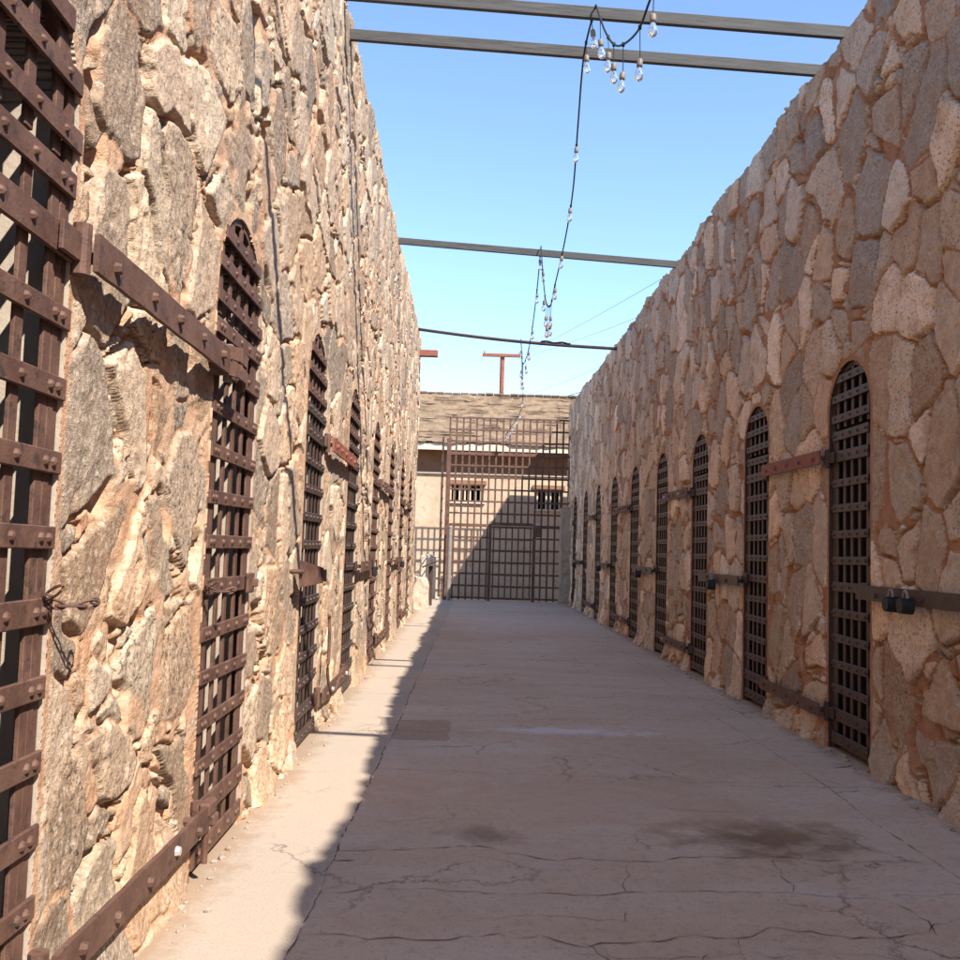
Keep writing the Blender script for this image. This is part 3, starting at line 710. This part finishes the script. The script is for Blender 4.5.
# loose conduit by the third door
pts = [(-Lx(7.5) + o_, y, z) for o_, y, z in ((.07, 7.52, .86), (.07, 7.55, .82), (.08, 7.52, .6), (.08, 7.5, .42), (.09, 7.6, .27), (.09, 7.85, .24), (.08, 8.15, .30), (.07, 8.5, .36))]
sm = []
for i in range(len(pts) - 1):
    p0, p1, p2, p3 = [Vector(pts[max(0, min(len(pts) - 1, i + k))]) for k in (-1, 0, 1, 2)]
    for t in [j / 5 for j in range(5)]:
        sm.append(.5 * ((2 * p1) + (p2 - p0) * t + (2 * p0 - 5 * p1 + 4 * p2 - p3) * t * t + (3 * p1 - p0 - 3 * p2 + p3) * t ** 3))
bm = bmesh.new(); tube(bm, sm, .013, 8)
tag(obj('conduit', bm, M['rust'], None, True), 'thin bent pipe hanging loose down the sunlit wall after the third door', 'pipe')

# ------------------------------------------------------------------ beams overhead
def beam(yl, yr, label, zl, zr, w=.042, h=.095):
    a = Vector((-Lx(yl) - .25, yl, zl)); b = Vector((Rx(yr) + .25, yr, zr)); d = b - a
    o = bmesh.new(); bx(o, (0, 0, 0), (d.length, w, h), .004)
    ob = obj('timber_beam', o, M['wood']); ob.location = (a + b) / 2
    ob.rotation_euler = (0, -math.atan2(d.z, math.hypot(d.x, d.y)), math.atan2(d.y, d.x))
    return tag(ob, label, 'beam', 'timber beams spanning the corridor')
beam(3.15, 3.0, 'timber beam over the viewer whose shadow runs down the sunlit wall', 5.74, 5.30)
beam(7.42, 7.10, 'upper of the two close grey beams, cut by the top picture edge', 5.84, 5.43)
beam(7.86, 7.70, 'lower of the two close grey beams at the top, under the bulb cluster', 5.74, 5.44)
beam(13.7, 13.05, 'grey timber beam crossing the sky alone halfway down the corridor', 5.87, 5.41)
def pipe_beam():
    bm = bmesh.new(); a = Vector((-Lx(19.8) - .2, 19.8, 5.99)); b = Vector((Rx(18.4) + .2, 18.4, 5.37))
    tube(bm, [a + (b - a) * t + Vector((0, 0, -.06 * math.sin(math.pi * t))) for t in [i / 16 for i in range(17)]], .033, 8)
    p = obj('metal_pipe', bm, M['iron'], None, True)
    tag(p, 'farthest overhead crosspiece, a thin sagging dark pipe between the walls', 'pipe')
    bm = bmesh.new()
    tube(bm, [(a + (b - a) * t) + Vector((0, -.02, .04 - .06 * math.sin(math.pi * t) + .012 * math.sin(t * 90))) for t in [.62 + i * .012 for i in range(12)]], .02, 6)
    obj('cable_wrap', bm, M['black'], p)
pipe_beam()

# ------------------------------------------------------------------ string lights
def PX(px, py, d):
    v = (Matrix.Rotation(math.pi / 2 + math.atan(70 / 960), 3, 'X') @ Matrix.Rotation(.030, 3, 'Z')) @ Vector(((px - 480) / 960, -(py - 480) / 960, -1))
    return Vector((0, 0, H)) + v * (d / v.y)
def spline(P_, n=10):
    out = []
    for i in range(len(P_) - 1):
        p0, p1, p2, p3 = [P_[max(0, min(len(P_) - 1, i + k))] for k in (-1, 0, 1, 2)]
        for j in range(n):
            t = j / n
            out.append(.5 * ((2 * p1) + (p2 - p0) * t + (2 * p0 - 5 * p1 + 4 * p2 - p3) * t * t + (3 * p1 - p0 - 3 * p2 + p3) * t ** 3))
    out.append(P_[-1]); return out
def bulb_meshes():
    bm = bmesh.new(); lathe(bm, [(.009, 0), (.016, -.004), (.021, -.015), (.021, -.045), (.019, -.058)], (0, 0, 0), 10); s = obj('socket', bm, M['socket'], None, True)
    bm = bmesh.new(); lathe(bm, [(.014, -.058), (.017, -.072), (.026, -.092), (.031, -.115), (.027, -.138), (.014, -.152), (.003, -.156)], (0, 0, 0), 12); g = obj('bulb', bm, M['glass'], s, True)
    return s
PROTO = None
def string(P_, bulbs, label, rc=.008):
    """bulbs: (fraction along the cable, drop)"""
    global PROTO
    sp = spline(P_)
    o0 = P_[0]
    root = empty('string_light', o0)
    bm = bmesh.new(); tube(bm, [p - o0 for p in sp], rc, 6); obj('cable', bm, M['black'], root)
    for f, drop in bulbs:
        p = sp[min(len(sp) - 1, int(f * (len(sp) - 1)))] - o0
        if PROTO is None: PROTO = bulb_meshes(); s = PROTO; s.parent = root
        else: s = copy_tree(PROTO, root)
        s.location = p + Vector((rng.uniform(-.01, .01), rng.uniform(-.01, .01), -drop)); s.rotation_euler = (rng.uniform(-.12, .12), rng.uniform(-.12, .12), rng.uniform(0, 6))
        s.scale = (1.0, 1.0, 1.0)
        bm = bmesh.new(); tube(bm, [p, s.location + Vector((0, 0, .0))], .0035, 5); bx(bm, p, (.022, .022, .03), .004)
        obj('drop_wire', bm, M['black'], root)
    tag(root, label, 'string lights', 'string lights along the corridor'); return root
string([PX(672, -60, 5.2), PX(650, 0, 5.8), PX(637, 32, 6.2), PX(618, 46, 6.7), PX(606, 33, 7.0), PX(596, 5, 7.2)],
       [(.16, .16), (.36, .22), (.55, .20), (.66, .14), (.76, .12), (.90, .17)], 'nearest sagging run of clear bulbs in front of the two close beams')
string([PX(596, 5, 7.2), PX(584, 55, 7.75), PX(578, 125, 8.8), PX(573, 190, 9.8), PX(565, 240, 10.9), PX(555, 285, 11.9), PX(550, 306, 12.4), PX(545, 296, 12.8), PX(541, 246, 13.3)],
       [(.05, .08), (.11, .10), (.29, .02), (.42, .02), (.54, .02), (.625, .04), (.70, .20), (.75, .25), (.79, .27), (.83, .16), (.88, .06), (.94, .02)],
       'middle run of clear bulbs sagging from the close beams to the lone beam')
string([PX(541, 246, 13.3), PX(537, 290, 14.0), PX(532, 330, 15.2), PX(528, 352, 16.5), PX(524, 363, 17.6), PX(522, 360, 18.2), PX(521, 339, 18.9)],
       [(.06, .05), (.18, .05), (.32, .05), (.48, .05), (.60, .10), (.70, .24), (.76, .34), (.82, .40), (.88, .26), (.95, .12)],
       'far run of clear bulbs between the lone beam and the thin pipe')
string([PX(521, 339, 18.9), PX(522.5, 372, 20.6), PX(523, 396, 23.0), PX(521, 410, 24.8), PX(513, 424, 26.0), PX(505, 436, 26.6)],
       [(.06, .1), (.15, .2), (.22, .1), (.45, .05), (.62, .05), (.7, .05), (.8, .05), (.86, .05), (.92, .05), (.97, .05)],
       'last run of bulbs dropping from the thin pipe to the top of the end gate')

# ------------------------------------------------------------------ end gate
GY = 26.85
def gate():
    root = empty('lattice_gate', (0, GY, 0))
    x0, x1, zt = -.88, 2.50, 5.1
    nb = 18
    dx0, dx1, dzt = .33, 1.56, 2.14
    xs = [x0 + (x1 - x0) * i / nb for i in range(nb + 1)]
    for x in xs:
        zb = dzt + .03 if dx0 < x < dx1 else .02
        bm = bmesh.new(); bx(bm, (x, 0, (zb + zt) / 2), (.050, .016, zt - zb)); obj('upright_bar', bm, M['rust'], root)
    for k in range(16):
        z = .075 + .335 * k; hh = .085 if k in (6, 12) else .05
        segs = [(x0, x1)] if z > dzt else [(x0, dx0 - .03), (dx1 + .03, x1)]
        for a, b in segs:
            bm = bmesh.new(); bx(bm, ((a + b) / 2, -.015, z), (b - a, .015, hh)); obj('cross_bar', bm, M['rust'], root)
    d = obj('door_frame', (lambda bm: (bx(bm, (dx0, -.01, dzt / 2), (.085, .05, dzt)), bx(bm, (dx1, -.01, dzt / 2), (.085, .05, dzt)), bx(bm, ((dx0 + dx1) / 2, -.01, dzt), (dx1 - dx0 - .086, .05, .085)), bm)[-1])(bmesh.new()), M['rust'], root)
    lf = empty('door_leaf', (0, 0, 0)); lf.parent = root
    n = 7
    for i in range(n):
        x = dx0 + .10 + (dx1 - dx0 - .20) * i / (n - 1)
        bm = bmesh.new(); bx(bm, (x, -.005, 1.06), (.04, .012, 2.0)); obj('leaf_upright', bm, M['rust'], lf)
    for k in range(7):
        z = .07 + .33 * k
        bm = bmesh.new(); bx(bm, ((dx0 + dx1) / 2, -.02, min(z, 2.05)), (dx1 - dx0 - .10, .014, .06)); obj('leaf_strap', bm, M['rust'], lf)
    bm = bmesh.new(); bx(bm, (dx1 + .10, -.04, 1.95), (.16, .03, .30), .006); obj('lock_box', bm, M['rust'], root)
    bm = bmesh.new(); bx(bm, (x0 - .01, -.06, 2.25), (.12, .09, 4.5), .006); obj('gate_post', bm, M['rust'], root)
    tag(root, 'tall rusty lattice gate with a small door closing the far end of the corridor', 'gate')
    # narrow leaf folded back, seen on edge
    lf2 = empty('gate_leaf', (x0 - .16, GY - .04, 0)); 
    for j in range(3):
        bm = bmesh.new(); bx(bm, (0 - .03 * (j == 1), -.05 - .19 * j, 2.3), (.02, .04, 4.4)); obj('upright_bar', bm, M['iron'], lf2)
    for k in range(13):
        bm = bmesh.new(); bx(bm, (.017, -.24, .12 + .335 * k), (.014, .44, .05)); obj('cross_bar', bm, M['iron'], lf2)
    tag(lf2, 'narrow dark lattice leaf folded back on edge beside the gate post', 'gate leaf')
    bm = bmesh.new(); tube(bm, [(-.775, GY - .35, -.02), (-.775, GY - .35, 2.0)], .055, 12); bmesh.ops.create_cone(bm, cap_ends=True, segments=12, radius1=.065, radius2=.05, depth=.04, matrix=Matrix.Translation((-.775, GY - .35, 2.02)))
    tag(obj('steel_post', bm, M['zinc']), 'short grey steel post standing in front of the gate post', 'post')
gate()
# rough masonry pieces
def rubble_block(name, pts_fn, nu, nv, mat): ...
def rough_box(name, c, s, mat, label, cat, sub=6, amp=.03, arch=False):
    bm = bmesh.new(); bmesh.ops.create_cube(bm, size=1.0)
    bmesh.ops.subdivide_edges(bm, edges=bm.edges[:], cuts=sub, use_grid_fill=True)
    for v in bm.verts:
        x, y, z = v.co
        if arch and z > .2:
            k = (z - .2) / .3; x *= math.sqrt(max(.02, 1 - .75 * k * k))
        p = Vector((x * s[0], y * s[1], z * s[2])); 
        n = Vector((float(vnoise(np.array([p.x * 6 + c[0] * 9]), np.array([p.z * 6 + p.y * 5]), 2)[0]) - .5, float(vnoise(np.array([p.y * 6 + 7]), np.array([p.z * 6 + p.x * 5]), 3)[0]) - .5,
                    float(vnoise(np.array([p.x * 6 + 3]), np.array([p.y * 6 + p.z * 4]), 4)[0]) - .5))
        v.co = p + n * amp * 2
    o = obj(name, bm, mat); o.location = (c[0], c[1], c[2] + s[2] / 2 - .03); return tag(o, label, cat)
rough_box('stone_pier', (2.42, 26.35, 0), (.34, .5, 2.65), M['pier'], 'squared stone pier between the gate and the end of the shaded wall', 'pier', 14, .03)
rough_box('stone_block', (-1.27, 22.3, 0), (.33, .34, .76), M['pale'], 'pale upright stone block with a rounded top in front of the slanted sign', 'stone block', 7, .022, True)
def low_wall():
    bm = bmesh.new(); rr = random.Random(3); n = 34; prof = []
    for i in range(n + 1):
        x = -2.9 + 1.84 * i / n
        t = (x + 1.42) / .42
        h = 1.02 + .20 * math.cos(max(-1.4, min(1.4, t * 1.25))) * (abs(t) < 1.15) + rr.uniform(-.015, .015)
        if x < -1.62: h = .62 + rr.uniform(-.02, .02)
        prof.append((x, h))
    cols = [[bm.verts.new((x, y + rr.uniform(-.015, .015), z)) for y, z in ((27.25, -.02), (27.25, h * .5), (27.25, h - .04), (27.33, h), (27.55, h), (27.62, h - .05), (27.62, -.02))] for x, h in prof]
    for a, b in zip(cols[:-1], cols[1:]):
        for k in range(6): bm.faces.new((a[k], b[k], b[k + 1], a[k + 1]))
    bm.faces.new(cols[0]); bm.faces.new(cols[-1][::-1])
    tag(obj('low_wall', bm, M['pale']), 'low pale stone wall with a humped top left of the gate', 'low wall')
low_wall()
root = empty('slanted_sign', (-1.17, 23.85, 0))
bm = bmesh.new(); bx(bm, (.02, 0, .48), (.10, .10, .98), .006); obj('post', bm, M['iron'], root)
bm = bmesh.new(); bx(bm, (0, 0, 1.02), (.40, .62, .035), .005, rot=Matrix.Rotation(-.42, 3, 'Y')); obj('sign_panel', bm, M['iron'], root)
tag(root, 'information stand with a slanted dark panel on one post near the gate', 'sign')
yy = 20.6
bm = bmesh.new(); bx(bm, (0, 0, 0), (.85, .16, .14), .01)
o = obj('roof_beam', bm, M['redrust']); o.location = (-Lx(yy) - .02, yy, 5.62); tag(o, 'short reddish beam end poking out near the far top of the sunlit wall', 'beam')

# ------------------------------------------------------------------ adobe building behind the gate
BY = 29.3
def building():
    root = empty('adobe_building', (0, BY, 0))
    X0, X1, ZT = -9.0, 10.0, 4.45
    wins = [(-.86, .12, 2.86, 3.38), (1.70, 2.52, 2.70, 3.30)]
    bm = bmesh.new()
    def wb(a, b, z0, z1): bx(bm, ((a + b) / 2, .25, (z0 + z1) / 2), (b - a, .5, z1 - z0))
    xs = [X0] + [v for w_ in wins for v in w_[:2]] + [X1]
    for i in range(0, len(xs), 2): wb(xs[i], xs[i + 1], -.05, ZT)
    for a, b, z0, z1 in wins: wb(a, b, -.05, z0); wb(a, b, z1, ZT)
    obj('wall', bm, M['adobe'], root)
    bm = bmesh.new(); bx(bm, (.5, -.05, .28), (19, .10, .62), .02); obj('plinth', bm, M['adobe'], root)
    bm = bmesh.new(); bx(bm, (.5, -.042, 3.72), (19, .08, .05)); obj('ledge', bm, M['trim'], root)
    bm = bmesh.new(); bx(bm, (.5, -.015, 4.10), (19, .026, .70)); obj('brown_band', bm, M['brown_band'], root)  # brown band on the wall from the soffit down to the ledge
    bm = bmesh.new(); bx(bm, (.5, 3.2, 2.2), (18.8, .1, 4.4)); bx(bm, (.5, 1.9, 4.36), (18.8, 2.6, .04)); obj('inner_wall', bm, M['dark_room'], root)
    for a, b, z0, z1 in wins:
        w = empty('window', ((a + b) / 2, 0, 0)); w.parent = root
        bm = bmesh.new(); bx(bm, (0, -.02, z1 + .07), (b - a + .16, .12, .12)); obj('lintel', bm, M['brown_band'], w)
        bm = bmesh.new(); bx(bm, (0, -.03, z0 - .03), (b - a + .1, .12, .05)); obj('sill', bm, M['trim'], w)
        n = 6
        for i in range(n):
            x = -(b - a) / 2 + (b - a) * (i + .5) / n
            bm = bmesh.new(); tube(bm, [(x, .10, z0), (x, .10, z1)], .026, 8); obj('window_bar', bm, M['trim'], w)
    # eaves
    bm = bmesh.new(); bx(bm, (.5, -.58, 4.47), (19.6, .05, .20)); obj('fascia', bm, M['trim'], root)
    bm = bmesh.new(); bx(bm, (.5, -.27, 4.505), (19.5, .56, .03)); obj('soffit', bm, M['adobe'], root)
    # shingled slope
    nx, courses, per = 520, 20, 6
    A = np.array([-9.3, -.66, 4.53]); run, rise = 4.3, 2.20
    xs_ = np.linspace(-9.3, 10.3, nx); rows = []
    V = []; Cc = []
    rg = np.random.default_rng(5)
    rnd = rg.random((courses + 1, 160))
    for c in range(courses):
        for k in range(per):
            t = k / (per - 1)
            s_ = (c + t * .985) / courses
            s_ = s_ + (0.022 * (vnoise(xs_ * 2.0 + c * 3.7, xs_ * 0 + c, 4) - .5) + .006 * (vnoise(xs_ * 9 + c, xs_ * 0 + c, 5) - .5)) * (1 - t)
            cell = np.floor((xs_ + 20) / .17 + .5 * (c % 2)).astype(int) % 160
            lift = (1 - t) * .07 + .04 * (rnd[c, cell] - .5) * (1 - t) + .05 * (vnoise(xs_ * .5, xs_ * 0 + c * .4, 6) - .5)
            V.append(np.stack([xs_, A[1] + run * s_, A[2] + rise * s_ + lift], -1)); 
            g = rnd[c, (cell * 7 + 3) % 160]; Cc.append(np.stack([g, g, g, g * 0 + 1], -1))
    V = np.concatenate(V); Cc = np.concatenate(Cc); n = courses * per
    idx = np.arange(n * nx).reshape(n, nx)
    F = np.stack([idx[:-1, :-1], idx[:-1, 1:], idx[1:, 1:], idx[1:, :-1]], -1).reshape(-1, 4)
    me = quads_mesh('roof', V, F, [M['roof']], None, {'srnd': ('FLOAT_COLOR', Cc)})
    rf = link(bpy.data.objects.new('roof', me), root)
    bm = bmesh.new(); bx(bm, (.5, 5.7, 5.62), (19.6, 4.4, .05), rot=Matrix.Rotation(-math.atan2(2.2, 4.3), 3, 'X')); obj('back_slope', bm, M['roof'], root)
    bm = bmesh.new(); rr = random.Random(2); x = -9.3
    while x < 10.2:
        bx(bm, (x + .14, A[1] + run, A[2] + rise + .03 + rr.uniform(-.012, .02)), (.27, .30, .07), .015); x += .285
    obj('ridge_cap', bm, M['roof'], rf)
    tag(root, 'pale adobe building with a brown shingle roof and barred windows behind the gate', 'building')
building()

# ------------------------------------------------------------------ pole and wires beyond
TP = PX(502.5, 356, 45)
root = empty('cross_pole', (TP.x, 45, 0))
bm = bmesh.new(); tube(bm, [(0, 0, -.1), (0, 0, TP.z)], .11, 12); obj('mast', bm, M['redrust'], root)
bm = bmesh.new(); bx(bm, (-.03, -.14, TP.z), (1.85, .14, .15), .01); obj('cross_arm', bm, M['redrust'], root)
for x in (-.85, .8):
    bm = bmesh.new(); lathe(bm, [(.03, 0), (.045, .03), (.03, .07), (.045, .10), (.02, .13)], (x, -.14, TP.z + .075), 8); obj('insulator', bm, M['zinc'], root)
tag(root, 'rust red pole with a crossbar rising behind the shingle roof', 'utility pole')
def wire(a, b, label, r, sag=.25):
    a = Vector(a); b = Vector(b); bm = bmesh.new()
    tube(bm, [a + (b - a) * t + Vector((0, 0, -sag * 4 * t * (1 - t))) for t in [i / 24 for i in range(25)]], r, 5)
    tag(obj('power_line', bm, M['zinc']), label, 'power line', 'wires crossing the sky')
wire(PX(519, 356, 45), PX(690, 262, 25), 'uppermost faint wire in the sky over the shaded wall', .008, .1)
wire(PX(519, 359, 45), PX(690, 296, 26), 'second faint wire in the sky, just under the uppermost one', .008, .1)
wire(PX(524, 396, 48), PX(660, 340, 27), 'faintest wire in the sky, lowest over the shaded wall', .007, .1)
wire(PX(535, 403, 38), PX(600, 386, 30), 'dark wire rising from the roof ridge to the end of the shaded wall', .016, .05)

# ------------------------------------------------------------------ light, sky, camera
TO_SUN = Vector((.64, -.80, 1.0)).normalized()
sun = bpy.data.lights.new('sun', 'SUN'); sun.energy = 3.85; sun.angle = math.radians(.5); sun.color = (1.0, .94, .85)
so = bpy.data.objects.new('sun', sun); COL.objects.link(so); so.location = (10, -10, 20)
so.rotation_euler = (-TO_SUN).to_track_quat('-Z', 'Y').to_euler()
w = bpy.data.worlds.new('World'); scene.world = w; w.use_nodes = True
nt = w.node_tree; sky = nt.nodes.new('ShaderNodeTexSky'); sky.sky_type = 'NISHITA'; sky.sun_disc = False
sky.sun_elevation = math.asin(TO_SUN.z); sky.sun_rotation = math.atan2(TO_SUN.x, TO_SUN.y)
sky.air_density = 1.0; sky.dust_density = 0.0; sky.ozone_density = 3.5
bg = nt.nodes['Background']; bg.inputs['Strength'].default_value = .133
nt.links.new(sky.outputs[0], bg.inputs[0])
cam = bpy.data.cameras.new('camera'); cam.sensor_width = 36; cam.lens = 36; cam.clip_start = .05; cam.clip_end = 2000
co = bpy.data.objects.new('camera', cam); COL.objects.link(co); scene.camera = co
pitch = math.atan(70 / 960)
R = Matrix.Rotation(math.pi / 2 + pitch, 4, 'X') @ Matrix.Rotation(.030, 4, 'Z')
co.matrix_world = Matrix.Translation((0, 0, H)) @ R
scene.view_settings.view_transform = 'Standard'; scene.view_settings.look = 'None'
scene.view_settings.exposure = 1.32; scene.view_settings.gamma = 1; scene.view_settings.use_curve_mapping = False
scene.cycles.max_bounces = 10; scene.cycles.diffuse_bounces = 6
